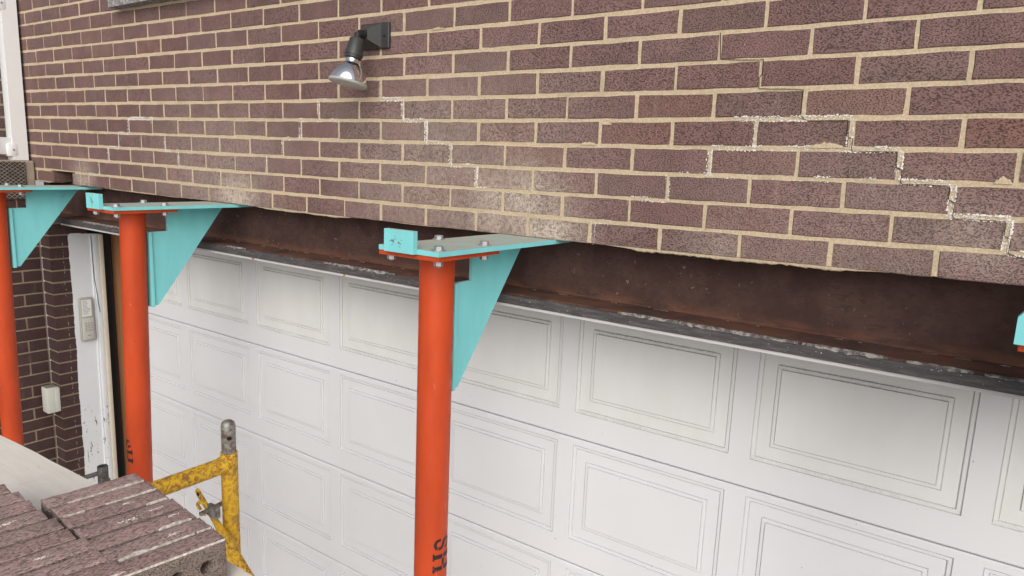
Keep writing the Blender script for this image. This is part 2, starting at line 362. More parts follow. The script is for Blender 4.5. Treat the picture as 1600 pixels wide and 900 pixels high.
BR = [brick_mesh('brick', L-JV, H-J, .09, M['brick_red'], 50+s) for s in range(4)]
wall = thing('brick_wall', 'sagging dark red brick wall above the garage opening with white stepped cracks', 'brick wall', (2.2, .05, 2.53))
def joints(c):
    if c == 10:
        js = [-1.219+L*i for i in range(5)]+[-.2, 0.]
        js += [.215, .302, .39]+[.39+.2097*i for i in range(1, 7)]+[1.858, 2.061, 2.264]+[12*L+.004, 13*L+.002, 14*L+.002]
        js += [j*L-.0115 for j in range(15, 26)]
        return js
    o = 0 if c % 2 == 0 else .5
    return [(j+o)*L for j in range(-6, 25)]
def project(p):
    d = Vector(p)-CAM; zc = d.dot(fw)
    if zc < .1: return None
    return 800+1100*d.dot(r2)/zc, 450-1100*d.dot(u2)/zc, zc
cells = []
for c in range(-6, 11):
    js = joints(c)
    for a, b in zip(js[:-1], js[1:]):
        if c == 10 and abs(a) < .01: continue                   # the missing brick
        xm = (a+b)/2; k = c-.5
        off = {6: .002, 2: 0., 9: 0., 3: .001}.get(c, 0.)
        cells.append((c, a+off, b+off, xm+off, (bed(xm, c)+bed(xm, c-1))/2))
def vis(cl):
    p = project((cl[3], 0, cl[4]))
    if p is None or not (-60 < p[0] < 1690 and -30 < p[1] < 930): return -1
    return 1/p[2]
cells.sort(key=vis, reverse=True)
rest = MB()
for n, (c, a, b, xm, zc) in enumerate(cells):
    wd = b-a-JV
    if xm < 1.6 and R.random() < .14: wd += .0042                 # tight head joints in the older left part
    red = R.random() < (.16 if xm > 2.9 and c > 4 else .04)
    slope = math.atan((bed(b, c-.5)-bed(a, c-.5))/(b-a))
    y = R.uniform(-.0009, .0012); rx = R.uniform(-.006, .006)
    if n < 285:
        me = R.choice(BR if red else BW)
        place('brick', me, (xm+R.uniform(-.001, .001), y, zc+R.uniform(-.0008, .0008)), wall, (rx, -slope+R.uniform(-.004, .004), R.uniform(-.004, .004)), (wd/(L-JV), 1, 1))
    else: rest.box((xm-wd/2, y, zc-(H-J)/2), (xm+wd/2, .09, zc+(H-J)/2))
rest.build('outer_bricks', M['brick'], wall, kind='stuff')
# mortar bed, slightly recessed and uneven
mo = MB()
def mortar_strip(X0, X1, c, zb=0.):
    n = max(2, int((X1-X0)/.035)); rg = []
    for i in range(n+1):
        x = X0+(X1-X0)*i/n; zt, zl = bed(x, c-1), bed(x, c)+zb
        col = []
        for t in (0, .33, .66, 1.):
            col.append((x, .0017+.0007*rag(x, c*4+t*3, 60), zl+(zt-zl)*t))
        rg.append([(x, .088, zl)]+col+[(x, .088, zt)])
    mo.rings(rg)
for c in range(-6, 11):
    if c == 10: mortar_strip(-1.2, -.022, c, J*.6); mortar_strip(.245, 4.95, c, J*.62)
    else: mortar_strip(-1.2, 4.95, c)
mo.build('mortar', M['mortar'], wall, smooth=40)
# mortar left hanging under the lowest course
def hang(X0, X1, th, seed):
    b = MB(); n = int((X1-X0)/.006); rg = []
    for i in range(n+1):
        x = X0+(X1-X0)*i/n; e = min(1, 6*i/n, 6*(n-i)/n); zt = bed(x, 10)+J*.5+.0005
        t = max(.0012, th*e*(.8+.22*rag(x, seed, 14)+.2*rag(x, seed+3, 48)+.2*rag(x, seed+6, 130)))
        y = .001+.002*rag(x, seed+5, 50)
        rg.append([(x, .07, zt), (x, y, zt), (x, y+.001, zt-t*.7), (x, y+.006, zt-t), (x, .07, zt-t)])
    b.rings(rg); b.build('bed_mortar', M['mortar'], wall)
hang(1.72, 2.33, .009, 1); hang(3.27, 3.97, .011, 2); hang(-.23, -.02, .006, 4); hang(.55, 1.3, .004, 6); hang(2.5, 2.7, .003, 8)
# backing wall, plus near-black plates that paint the missing-brick hole's shade
bk = MB(); bk.box((-1.2, .125, 2.66), (4.95, .3, 3.65)); bk.box((-1.2,.1,2.62), (4.95,.124,3.65)); bk.box((-.06, .0935, 2.545), (.29, .0995, 2.63)); bk.box((-.06, .0935, 2.53), (.29, .0995, 2.5445)); bk.build('backing_and_void_shade', M['shade_black'], wall)
# white chalky salts and the crack, following the joints
def JX(j): return j*L
def chalk(pts, wdt, seed, dens, nm='efflorescence'):
    """salts: ragged specks gathered along both arrises of a joint, thinner over the mortar itself"""
    b = MB(); rr_ = random.Random(seed)
    for (xa, za), (xb, zb) in zip(pts[:-1], pts[1:]):
        ln = math.hypot(xb-xa, zb-za); tx, tz = (xb-xa)/ln, (zb-za)/ln; hor = abs(tx) > abs(tz)
        n = int(ln/.0007)
        for i in range(n):
            t = rr_.random()*ln; side_ = rr_.choice((1, 1, 1, -1, -1, 0, 0, 0)); x, z_ = xa+tx*t, za+tz*t
            nz = noise.noise(Vector((x*19, z_*19, seed+side_*5.)))*.5+.5
            if nz > dens*(1 if side_ else .8): continue
            k = max(.15, min(1., (dens-nz)*4))
            o = side_*(.0052+rr_.gauss(0, .0009))+(0 if side_ else rr_.uniform(-.003, .003))
            cx_, cz_ = x-tz*o, z_+tx*o; r = wdt*rr_.uniform(.06, .165)*k
            if side_ == 0: r *= .7
            a0 = rr_.random()*6; m_ = 5; el = rr_.uniform(1, 1.9); y = -.0011 if side_ else .0006
            vs = []
            for q in range(m_):
                rad = r*rr_.uniform(.6, 1.2); u, v = rad*el*math.cos(a0+q*6.283/m_), rad*math.sin(a0+q*6.283/m_)
                vs.append((cx_+tx*u-tz*v, y, cz_+tz*u+tx*v))
            vs.append((cx_, y-.0002, cz_)); b.add(vs, [(q, (q+1) % m_, m_) for q in range(m_)])
    if b.f: b.build(nm, M['chalk'], wall, kind='stuff')
def crackline(pts, wd, seed):
    b = MB(); P = []
    for (xa, za), (xb, zb) in zip(pts[:-1], pts[1:]):
        ln = math.hypot(xb-xa, zb-za); n = max(2, int(ln/.006))
        for i in range(n): t = i/n; P.append((xa+(xb-xa)*t, za+(zb-za)*t))
    P.append(pts[-1]); rg = []
    for i, (x, z_) in enumerate(P):
        dx, dz_ = P[min(i+1, len(P)-1)][0]-P[max(i-1, 0)][0], P[min(i+1, len(P)-1)][1]-P[max(i-1, 0)][1]; l_ = math.hypot(dx, dz_) or 1; dx, dz_ = dx/l_, dz_/l_
        o = .0012*noise.noise(Vector((x*70, z_*70, seed))); h = wd*.5*(.65+.7*abs(noise.noise(Vector((x*40, z_*40, seed+3)))))
        x += -dz_*o; z_ += dx*o
        rg.append([(x-dz_*h, -.0015, z_+dx*h), (x, -.0017, z_), (x+dz_*h, -.0015, z_-dx*h), (x, .004, z_)])
    b.rings(rg); b.build('crack', M['crack'], wall)  # thin dark ribbon stands for the shade in the open crack
def steps(path):                                             # path of (joint index, bed index)
    return [(JX(j), bed(JX(j), k)) for j, k in path]
WH = [  # right crack chain
 ([(17.75,5),(19,5)], .010, .9), ([(19,5),(19,6),(19.5,6),(19.5,7),(20,7),(20,8),(20.5,8),(20.5,9)], .010, .97), ([(19.5,7),(20.1,7)], .008, .7),
 ([(20,8),(20.5,8),(20.5,9),(20.9,9)], .010, .9),
 ([(18,5),(18,6)], .009, .9), ([(17.5,6),(19.2,6)], .010, .8), ([(17.5,6),(17.5,7)], .009, .9), ([(17,7),(19.3,7)], .008, .72),
 ([(17,7),(17,8)], .008, .9), ([(16.5,8),(17,8)], .008, .8), ([(16.5,8),(16.5,9)], .006, .75), ([(16,9),(16.4,9)], .006, .7), ([(16,8.8),(16,10)], .007, .8), ([(15.4,9.4),(15.4,10)], .007, .8),
 # arch above the middle bracket
 ([(8.7,8),(9,7.95)], .006, .7), ([(9,7),(9,8)], .008, .8), ([(9,7),(9.5,7)], .006, .6), ([(9.5,6),(9.5,7)], .009, .9), ([(9.5,6),(10,6)], .008, .7), ([(10,6),(10,5)], .010, .95), ([(10,5),(11,5)], .009, .75),
 ([(10.5,5),(10.5,4)], .010, .95), ([(10.5,4),(10.9,4)], .007, .8), ([(12,4),(12.5,4)], .009, .9), ([(12.5,4),(12.5,5)], .010, .95), ([(12.5,5),(13,5)], .009, .85),
 ([(13,5),(13,6)], .012, .98), ([(13,6),(13.5,6)], .009, .85), ([(13.5,6),(13.5,7)], .010, .9), ([(13.5,7),(14,7)], .008, .8), ([(14,7),(14,8)], .010, .85), ([(14,8),(14.6,8)], .008, .75), ([(12,3),(12,4)], .006, .75),
 # small arch by the steps
 ([(4,5),(5.05,5)], .012, .95), ([(4,5),(4,6)], .011, .95), ([(5,5),(5,6)], .010, .9), ([(3.5,6),(4,6)], .010, .9), ([(3.5,6),(3.5,7)], .010, .95), ([(3,7),(3.5,7)], .010, .85), ([(3,7),(3,8)], .010, .9),
 ([(5,6),(5.5,6)], .008, .7), ([(5.5,6),(5.5,7)], .010, .95), ([(5.5,7),(6,7)], .010, .85), ([(6,7),(6,8)], .009, .85), ([(6,8),(6.5,8)], .008, .7), ([(2.5,8),(2.5,9)], .010, .9), ([(2,9),(2.5,9)], .009, .85), ([(4.5,8),(4.5,9)], .006, .5), ([(6.5,8),(6.5,9)], .008, .7), ([(7,9),(8,9)], .007, .7), ([(7.5,8),(7.5,9.1)],.006,.6)]
for i, (pth, wd, dn) in enumerate(WH): chalk(steps(pth), wd*(1.3 if i < 14 else 1.6), i*3+1, dn*(.77 if i < 14 else .80))
h_ = J*.45/H
CR = [([(18.48,4.05),(18.48,4.9),(18.52,5.02),(18.57,5+h_),(18.965,5+h_),(18.97,5.6),(19.03,5.65),(19.03,6.0),(19.05,6+h_),(19.465,6+h_),(19.47,6.55),(19.53,6.62),(19.53,6.98),(19.55,7+h_),(19.97,7+h_),(19.975,7.5),(20.03,7.6),(20.03,7.98),(20.05,8+h_),(20.47,8+h_),(20.475,8.5),(20.53,8.6),(20.53,9.0),(20.6,9.1),(20.9,9.14)], .0015),
      ([(18.02,3.0),(18.02,3.5),(17.99,3.6),(18.0,3.96),(18.35,4.02),(18.48,4.05)], .0008), ([(17.5,2.0),(17.53,2.9),(17.8,2.98),(18.02,3.0)], .0005), ([(19.03,6.62),(19.03,6.9)], .001)]
for i, (pth, wd) in enumerate(CR): crackline([(JX(j), bed(JX(j), k)) for j, k in pth], wd, 80+i)
# mortar smeared over brick edges
rs = random.Random(8)
for j, k, wd, hg in ((18.78, 6, .075, .011), (15.85, 6, .05, .008), (16.1, 5.2, .03, .01), (20.4, 7, .03, .012), (11.2, 3, .04, .006), (8.4, 5, .03, .006), (13.2, 1, .05, .006)):
    b = MB(); xc, zc_ = JX(j), bed(JX(j), k)+J*.3; n = 14; vs = []
    top = [(xc-wd/2+wd*i/n, -.0012, zc_+hg*math.sin(math.pi*i/n)**.6*(1+.25*rs.uniform(-1, 1))) for i in range(n+1)]
    b.rings([[(x_, .003, zc_-.002), (x_, -.0014, zc_-.001), (x_, -.0016, zc_+(z_-zc_)*.8), (x_, .0005, z_)] for x_, y_, z_ in top]); b.build('mortar_smear', M['mortar'], wall)

# stone sill of the window above
sl = MB()
n = 40; rg = []
for i in range(n+1):
    x = .79+1.5*i/n; f = .004*rag(x, 31, 40)
    rg.append([(x, .02, 3.352+f*.4), (x, -.05+f, 3.35+f*.5), (x, -.052+.004*rag(x, 33, 50), 3.40), (x, -.045+f, 3.445), (x, .02, 3.455)])
sl.rings(rg); o = sl.build('window_sill', M['sill'], label='rough grey stone window sill set in the brick wall', category='window sill')

# ------------------------------------------------------------------ lintel beam
bm_ = thing('lintel_beam', 'rusty brown steel lintel beam exposed over the white garage door', 'steel beam', (2.2, .1, 2.35))
b = MB(); b.box((-.2, .111, 2.364), (4.95, .121, 2.60)); b.build('web', M['rust'], bm_)
b = MB(); rg = []
for i in range(130):
    x = -.2+5.15*i/129; f = .0035*rag(x, 3, 30); h = .0015*rag(x, 8, 18)
    rg.append([(x, .2, 2.349), (x, .001+f*.4, 2.349), (x, .001+f, 2.363+h), (x, .006+f, 2.3655+h*.4), (x, .2, 2.3655)])
b.rings(rg); b.build('bottom_flange', M['rust'], bm_)
b = MB(); b.box((-.2, .13, 2.58), (4.95, .2, 2.595)); b.build('top_flange', M['rust'], bm_)
# fillet of loose scale where web meets flange
b = MB(); rg = []
for i in range(160):
    x = -.19+5.13*i/159; t = .006+.004*rag(x, 12, 9)
    rg.append([(x, .112, 2.366), (x, .112-t, 2.3662), (x, .112-t*.35, 2.3662+t*.45), (x, .112, 2.3662+t*1.1)])
b.rings(rg); b.build('weld_scale', M['rust'], bm_)
b = MB(); rg = []
for i in range(130):
    x = -.22+5.17*i/129; f = .002*rag(x, 23, 12)
    rg.append([(x, .19, 2.335), (x, -.006+f, 2.334), (x, -.007+f, 2.360+.0015*rag(x, 24, 25)), (x, -.002+f*.3, 2.3615), (x, -.002+f*.3, 2.3486), (x, .19, 2.3486)])
b.rings(rg); b.build('dark_trim', M['trim'], bm_)
b = MB(); b.box((.05, -.003, 2.3255), (4.95, .05, 2.3338)); b.build('drip_strip', M['strip'], bm_)
# crusts of old mortar along the flange edge
rr = random.Random(5); x = -.1
while x < 4.9:
    ln = rr.uniform(.12, .5); b = MB(); rg = []; n = max(6, int(ln/.006)); sd_ = rr.random()*50
    if rr.random() < .45:
        for i in range(n+1):
            xx = x+ln*i/n; e = min(1, 6*i/n, 6*(n-i)/n); t = max(.0004, e*(.0012+.0020*rag(xx, sd_, 55)+.0016*rag(xx, sd_+2, 160))); d_ = max(.001, e*(.006+.005*rag(xx, sd_+5, 35)))
            yo = -.006+.002*rag(xx, sd_+8, 60); dn = e*max(0, .001+.006*rag(xx, sd_+11, 70))
            rg.append([(xx, yo+.002, 2.3605-dn), (xx, yo-.0022, 2.3612-dn), (xx, yo-.0012, 2.3640+t*.5), (xx, yo+.003, 2.3656+t), (xx, yo+.003+d_, 2.366+t*.5), (xx, yo+.006+d_, 2.3645)])
        b.rings(rg); b.build('mortar_crust', M['crust'], bm_)
    x += ln+rr.uniform(.0, .06)
# thin pale chips at the foot of the web
rr = random.Random(9)
for i in range(34):
    x = rr.uniform(1.2, 4.3); b = MB(); n = 6; ln = rr.uniform(.006, .03); b.rings([[(x+ln*k/n, .098+.002*rr.random(), 2.3652), (x+ln*k/n, .096, 2.3666+.0006*rr.random()), (x+ln*k/n, .0995, 2.3664)] for k in range(n+1)])
    b.build('paint_chip', M['mortar_white'], bm_)

# ------------------------------------------------------------------ garage door
YD, SEC, PIT_ = .30, .4590, .5838
door = thing('garage_door', 'white sectional garage door with rows of raised panels', 'garage door', (2.4, YD, .004))
zs = [1.838+SEC*(1-i) for i in range(6)]; zs = [min(2.30, z_) for z_ in zs]; zs[5] = .006
PX0 = 3.643-5*PIT_                                           # left edge of a panel column
PW, PH = .522, .345
XL, XR = .10, 4.92
cols = [PX0-PIT_+PIT_*i for i in range(9)]; cols = [x for x in cols if x > XL+.01 and x+PW < XR+.3]
XR = cols[-1]+PW+.04
def panel_mesh(ph, mat):
    b = MB()
    def rect(ins, y): x, z_ = PW/2-ins, ph/2-ins; return [(-x, y, -z_), (x, y, -z_), (x, y, z_), (-x, y, z_)]
    prof = [(0, 0), (.0006, .0055), (.0024, .0055), (.0030, .0030), (.0118, .0036), (.0124, .0088), (.0142, .0088), (.0150, .0062), (.0496, .0060), (.0502, .0085), (.0518, .0085), (.0525, .0034), (.0612, .0028), (.0618, .0055), (.0632, .0055), (.0639, .0001)]
    b.rings([rect(i, y) for i, y in prof], cap=False); n = len(prof)-1; b.add(rect(*prof[-1]), [(0,1,2,3)])
    return b.mesh('panel', mat, )
def sect(z0, z1, first):
    ph = min(PH, z1-z0-.10); pz = z0+.0905 if not first else z0+.0905
    b = MB(); g_ = .0018
    zb, zt = z0+g_, z1-g_
    hx = [(x, x+PW) for x in cols]; p0, p1 = pz, pz+ph
    def q(xa, xb, za, zb_): b.add([(xa, YD, za), (xb, YD, za), (xb, YD, zb_), (xa, YD, zb_)], [(0,1,2,3)])
    q(XL, XR, zb+.004, p0); q(XL, XR, p1, zt-.004); e = XL
    for xa, xb in hx: q(e, xa, p0, p1); e = xb
    q(e, XR, p0, p1)
    b.add([(XL,YD,zb+.004),(XR,YD,zb+.004),(XR,YD+.004,zb),(XL,YD+.004,zb)], [(0,1,2,3)]); b.add([(XL,YD,zt-.004),(XR,YD,zt-.004),(XR,YD+.004,zt),(XL,YD+.004,zt)], [(0,1,2,3)])
    b.box((XL, YD+.012, zb), (XR, YD+.04, zt))
    b.add([(XL,YD,zb+.004),(XL,YD+.012,zb),(XL,YD+.012,zt),(XL,YD,zt-.004)], [(0,1,2,3)]); b.add([(XR,YD,zb+.004),(XR,YD+.012,zb),(XR,YD+.012,zt),(XR,YD,zt-.004)], [(0,1,2,3)])
    b.add([(XL,YD+.004,zb),(XR,YD+.004,zb),(XR,YD+.012,zb),(XL,YD+.012,zb)], [(0,1,2,3)]); b.add([(XL,YD+.004,zt),(XR,YD+.004,zt),(XR,YD+.012,zt),(XL,YD+.012,zt)], [(0,1,2,3)])
    s = b.build('section', M['door'], door)
    me = panel_mesh(ph, M['door_dirty' if first else 'door'])
    for xa in cols:
        p_ = bpy.data.objects.new('panel', me); COL.objects.link(p_); p_.parent = s; p_.location = Vector((xa+PW/2, YD, pz+ph/2))-door.location
for i in range(5): sect(zs[i+1], zs[i], i == 0)

# ------------------------------------------------------------------ left reveal: pier, side wall, jamb, stud, gap shade strip
XS = -.22
pier = thing('brick_pier', 'dark brown brick pier between the side wall and the white door jamb', 'brick pier', (-.17, .1, 0))
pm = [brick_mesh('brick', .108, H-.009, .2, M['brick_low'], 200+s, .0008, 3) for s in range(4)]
k = 0; z = .006
while z < 2.315:
    place('brick', R.choice(pm), (-.171+R.uniform(-.0015, .0015), R.uniform(-.001, .001), z+H/2), pier, (0, R.uniform(-.01, .01), 0)); z += H
b = MB(); b.box((-.222, .005, 0), (-.121, .195, 2.331)); b.build('mortar', M['mortar_low'], pier)
# white caulk dribble down the pier
b = MB(); rr = random.Random(3); z = .3
while z < 2.2:
    h = rr.uniform(.003, .022); y = .066+.004*rag(z, 5, 6)+rr.uniform(-.003, .003); w_ = rr.uniform(.0006, .0022)
    if rag(z, 9, 9) > -.15: b.box((-.1185, y-w_, z), (-.1155, y+w_, z+h))
    z += h+rr.uniform(.002, .03)
b.build('caulk', M['mortar_low2'], pier, kind='stuff')

side = thing('side_wall', 'dark brown brick side wall of the steps beside the garage', 'brick wall', (XS-.1, -.8, 0))
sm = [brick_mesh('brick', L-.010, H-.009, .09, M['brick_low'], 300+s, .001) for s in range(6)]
z = .006; c = 0; rr = random.Random(12); srest = MB()
while z+H < 2.45:
    ys = [-.006]; w0 = .2032 if c % 2 else .1
    ys.append(-w0-.002)
    while ys[-1] > -1.55: ys.append(ys[-1]-(L if (c % 2) else (.1016 if len(ys) % 2 == 0 and len(ys) < 3 else L)))
    for ya, yb in zip(ys[:-1], ys[1:]):
        wd = ya-yb-.010; zc = z+H/2
        if ya > -.85: place('brick', rr.choice(sm), (XS+rr.uniform(-.001, .001), (ya+yb)/2, zc), side, (0, rr.uniform(-.006, .006), math.pi/2), (wd/(L-.010), 1, 1))
        else: srest.box((XS, yb+.01, zc-(H-.009)/2), (XS-.09, ya, zc+(H-.009)/2))
    z += H; c += 1
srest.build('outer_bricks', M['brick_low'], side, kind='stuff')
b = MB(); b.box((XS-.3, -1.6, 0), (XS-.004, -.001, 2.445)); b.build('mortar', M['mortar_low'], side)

stoop = thing('stoop', 'tan concrete entry stoop with a diamond patterned face', 'stoop', (-.8, -.8, 2.446))
b = MB(); b.box((-1.5, -1.7, 2.446), (-.212, -.003, 2.652), .008); b.build('slab', M['stoop'], stoop)
b = MB(); b.box((-.213, -1.68, 2.45), (-.206, -.05, 2.646), .002); b.build('diamond_facing', M['mat'], stoop)

rail = thing('porch_railing', 'white painted porch railing standing on the concrete stoop', 'railing', (-.285, -.05, 2.652))
b = MB(); b.box((-.32, -.088, 2.653), (-.25, -.014, 3.72), .0015); b.build('post', M['rail'], rail)
b = MB(); b.box((-.305, -1.5, 2.682), (-.262, -.0881, 2.772), .005); b.build('bottom_rail', M['rail'], rail, smooth=40)
b = MB(); b.box((-.31, -1.5, 3.43), (-.26, -.0881, 3.485), .006); b.build('top_rail', M['rail'], rail, smooth=40)
for i in range(11):
    y = -.185-.115*i; b = MB(); b.box((-.298, y-.018, 2.7725), (-.270, y+.018, 3.4295), .003); b.build('baluster', M['rail'], rail, smooth=40)
for z_ in (2.67, 3.42):
    b = MB(); b.box((-.30, -.112, z_), (-.2465, -.060, z_+.075), .012); q = b.build('rail_bracket', M['rail'], rail, smooth=40)
    b = MB(); b.lathe((-.2475, -.085, z_+.038), (1, 0, 0), [(0, .006), (.003, .006), (.0045, .003)], 12); b.build('screw', M['zinc'], q)

jamb = thing('door_jamb', 'peeling white wooden door jamb with keypad at the garage opening', 'door jamb', (-.13, .2, 0))
b = MB(); zz_ = [.01+2.236*i/90 for i in range(91)]
left = [(.098+.004*rag(z_, 41, 9)+.003*rag(z_, 44, 38)+.0015*rag(z_, 46, 110), z_) for z_ in zz_]
poly = left+[(.11, 2.257), (.16, 2.256), (.175, 2.249), (.19, 2.252), (.2085, 2.249), (.2085, .01)]
b.prism(poly, 0, -.150, -.1155); b.build('jamb_board', M['jamb'], jamb)
b = MB(); b.box((-.150, .2088, .01), (-.1085, .2195, 2.25), .003); b.build('stop_bead', M['jamb'], jamb, smooth=40)
b = MB(); b.box((-.150, .2198, .01), (-.103, .2500, 2.249), .003); b.build('door_stop', M['jamb'], jamb, smooth=40)
b = MB(); b.box((-.150, .2503, .01), (-.098, .2765, 2.246), .006); b.build('weather_seal', M['cream'], jamb, smooth=40)
b = MB(); pts = [(-.1072, .2125, 2.24), (-.1070, .214, 2.1), (-.1068, .2165, 2.0), (-.1012, .224, 1.9), (-.1012, .229, 1.83), (-.1012, .234, 1.79)]
b.tube(pts, .0016, 8); b.build('loose_wire', M['shade_black'], jamb)
b = MB(); b.box((-.23, .335, .01), (-.156, .375, 2.33)); q = b.build('gap_shade_strip', M['gap_shade'], label='dark strip added as the shade in the gap behind the jamb', category='stud')  # near-black strip fills the open gap to stand for its shade
b = MB(); b.box((-.155, .345, .01), (.03, .385, 2.33)); b.build('timber_stud', M['stud'], label='bare brown timber stud showing between the jamb and the door', category='stud')

kp = thing('keypad', 'grey garage door keypad screwed to the white jamb', 'keypad', (-.114, .15, 1.63))
b = MB(); b.box((-.1150, .122, 1.632), (-.092, .196, 1.886), .007); b.build('case', M['keypad'], kp, smooth=40)
b = MB(); b.box((-.0921, .127, 1.640), (-.082, .190, 1.770), .004); f_ = b.build('button_face', M['keypad2'], kp, smooth=40)
for i in range(4):
    for j in range(3):
        b = MB(); b.box((-.0821, .137+.017*j, 1.735-.014*i), (-.0795, .149+.017*j, 1.745-.014*i), .001); b.build('key', M['keypad'], f_)
b = MB(); b.box((-.0821, .150, 1.665), (-.0805, .166, 1.669)); b.build('indicator', M['print'], f_)
b = MB(); b.box((-.0922, .132, 1.778), (-.0905, .183, 1.874)); lb = b.build('instruction_label', M['paper'], kp)
b = MB(); rr = random.Random(4)
for i in range(11):
    z_ = 1.866-.0075*i; b.box((-.0904, .136, z_), (-.0900, .136+rr.uniform(.022, .042), z_+.0022))
b.build('print_lines', M['print'], lb)

jb = thing('junction_box', 'small pale plastic box fixed in the brick corner', 'junction box', (-.165, -.03, 1.236))
b = MB(); b.box((-.2, -.068, 1.237), (-.128, -.0016, 1.392), .010); b.build('cover', M['box'], jb, smooth=40)
b = MB(); b.box((-.1279, -.026, 1.243), (-.1225, -.0016, 1.386), .002); b.build('back_plate', M['box'], jb, smooth=40)

# grey pipe stub beside the jamb
QX, QY, QZ = 1.553, -.536, 1.585
ps = thing('pipe_post', 'dark grey steel pipe post with a short side arm near the white jamb', 'pipe post', (QX, QY, 0))
b = MB(); b.lathe((QX, QY, 0.006), (0, 0, 1), [(0, .0180), (QZ-.008, .0180), (QZ-.006, .0165), (QZ-.0059, .012), (QZ-.04, .012)], 20); b.build('pipe', M['stub'], ps, smooth=40)
b = MB(); b.tube([(QX-.008, QY-.012, 1.558), (QX-.028, QY-.032, 1.548), (QX-.075, QY-.085, 1.530)], .0085, 12); b.build('arm', M['stub'], ps, smooth=40)
b = MB(); b.lathe((QX+.016, QY-.009, 1.553), (.88, -.48, 0), [(0, .005), (.004, .005), (.005, .003)], 10); b.build('bolt', M['stub'], ps, smooth=40)
b = MB(); b.box((QX-.06, QY-.06, .0005), (QX+.06, QY+.06, .006)); b.build('foot_plate', M['stub'], ps)

# ------------------------------------------------------------------ shoring posts with brackets
def hexa(b, o, r, h, up_=1):
    b.lathe(o, (0, 0, up_), [(0, r), (h*.85, r), (h, r*.86)], 6)
PY = -.34; PR = .045
def stroke(b, cx, cy, pts, th, az0, z0, R_):
    """one stencil stroke on the pipe: local u down the post, v round the pipe"""
    for (ua, va), (ub, vb) in zip(pts[:-1], pts[1:]):
        ln = math.hypot(ub-ua, vb-va); n = max(2, int(ln/.004)); tx, ty = (ub-ua)/ln, (vb-va)/ln
        for i in range(n):
            q = []
            for t, s_ in ((i, 1), (i, -1), (i+1, -1), (i+1, 1)):
                u = ua+tx*ln*t/n - ty*th/2*s_; v = va+ty*ln*t/n + tx*th/2*s_
                a = az0+v/R_; q.append((cx+R_*math.cos(a), cy+R_*math.sin(a), z0-u))
            b.add(q, [(0,1,2,3)])
def lettering(cx, az, z0, ztop, par, S=True):
    b = MB(); R_ = PR+.0005
    # letters lie on their side: u runs down the post (the letter's width), v runs round the pipe (its height)
    # letter S
    A = []
    for i in range(9): t = math.radians(-20+i*25); A.append((.0165+.0105*math.cos(math.pi/2-t+math.pi*.0)*-1, -.0165+.0115*math.sin(t-.6)))
    def arc(cu, cv, ru, rv, a0, a1, n=10): return [(cu+ru*math.cos(math.radians(a0+(a1-a0)*i/n)), cv+rv*math.sin(math.radians(a0+(a1-a0)*i/n))) for i in range(n+1)]
    w_ = .033
    stroke(b, cx, PY, arc(w_/2, -.013, .0125, .0125, -200, -20, 10), .009, az, z0, R_)
    stroke(b, cx, PY, arc(w_/2, -.013, .0125, .0125, -10, 70, 5)+arc(w_/2, .013, .0125, .0125, 250, 190, 5), .009, az, z0, R_)
    stroke(b, cx, PY, arc(w_/2, .013, .0125, .0125, 180, -20, 10), .009, az, z0, R_)
    # letter H
    for u in (.052, .087):
        stroke(b, cx, PY, [(u, -.029), (u, -.002)], .0125, az, z0, R_); stroke(b, cx, PY, [(u, .002), (u, .029)], .0125, az, z0, R_)
        for v in (-.029, .029): stroke(b, cx, PY, [(u-.0105, v), (u+.0105, v)], .005, az, z0, R_+.0001)
    stroke(b, cx, PY, [(.060, 0), (.079, 0)], .008, az, z0, R_)
    b.build('stencil_lettering', M['stencil'], par)
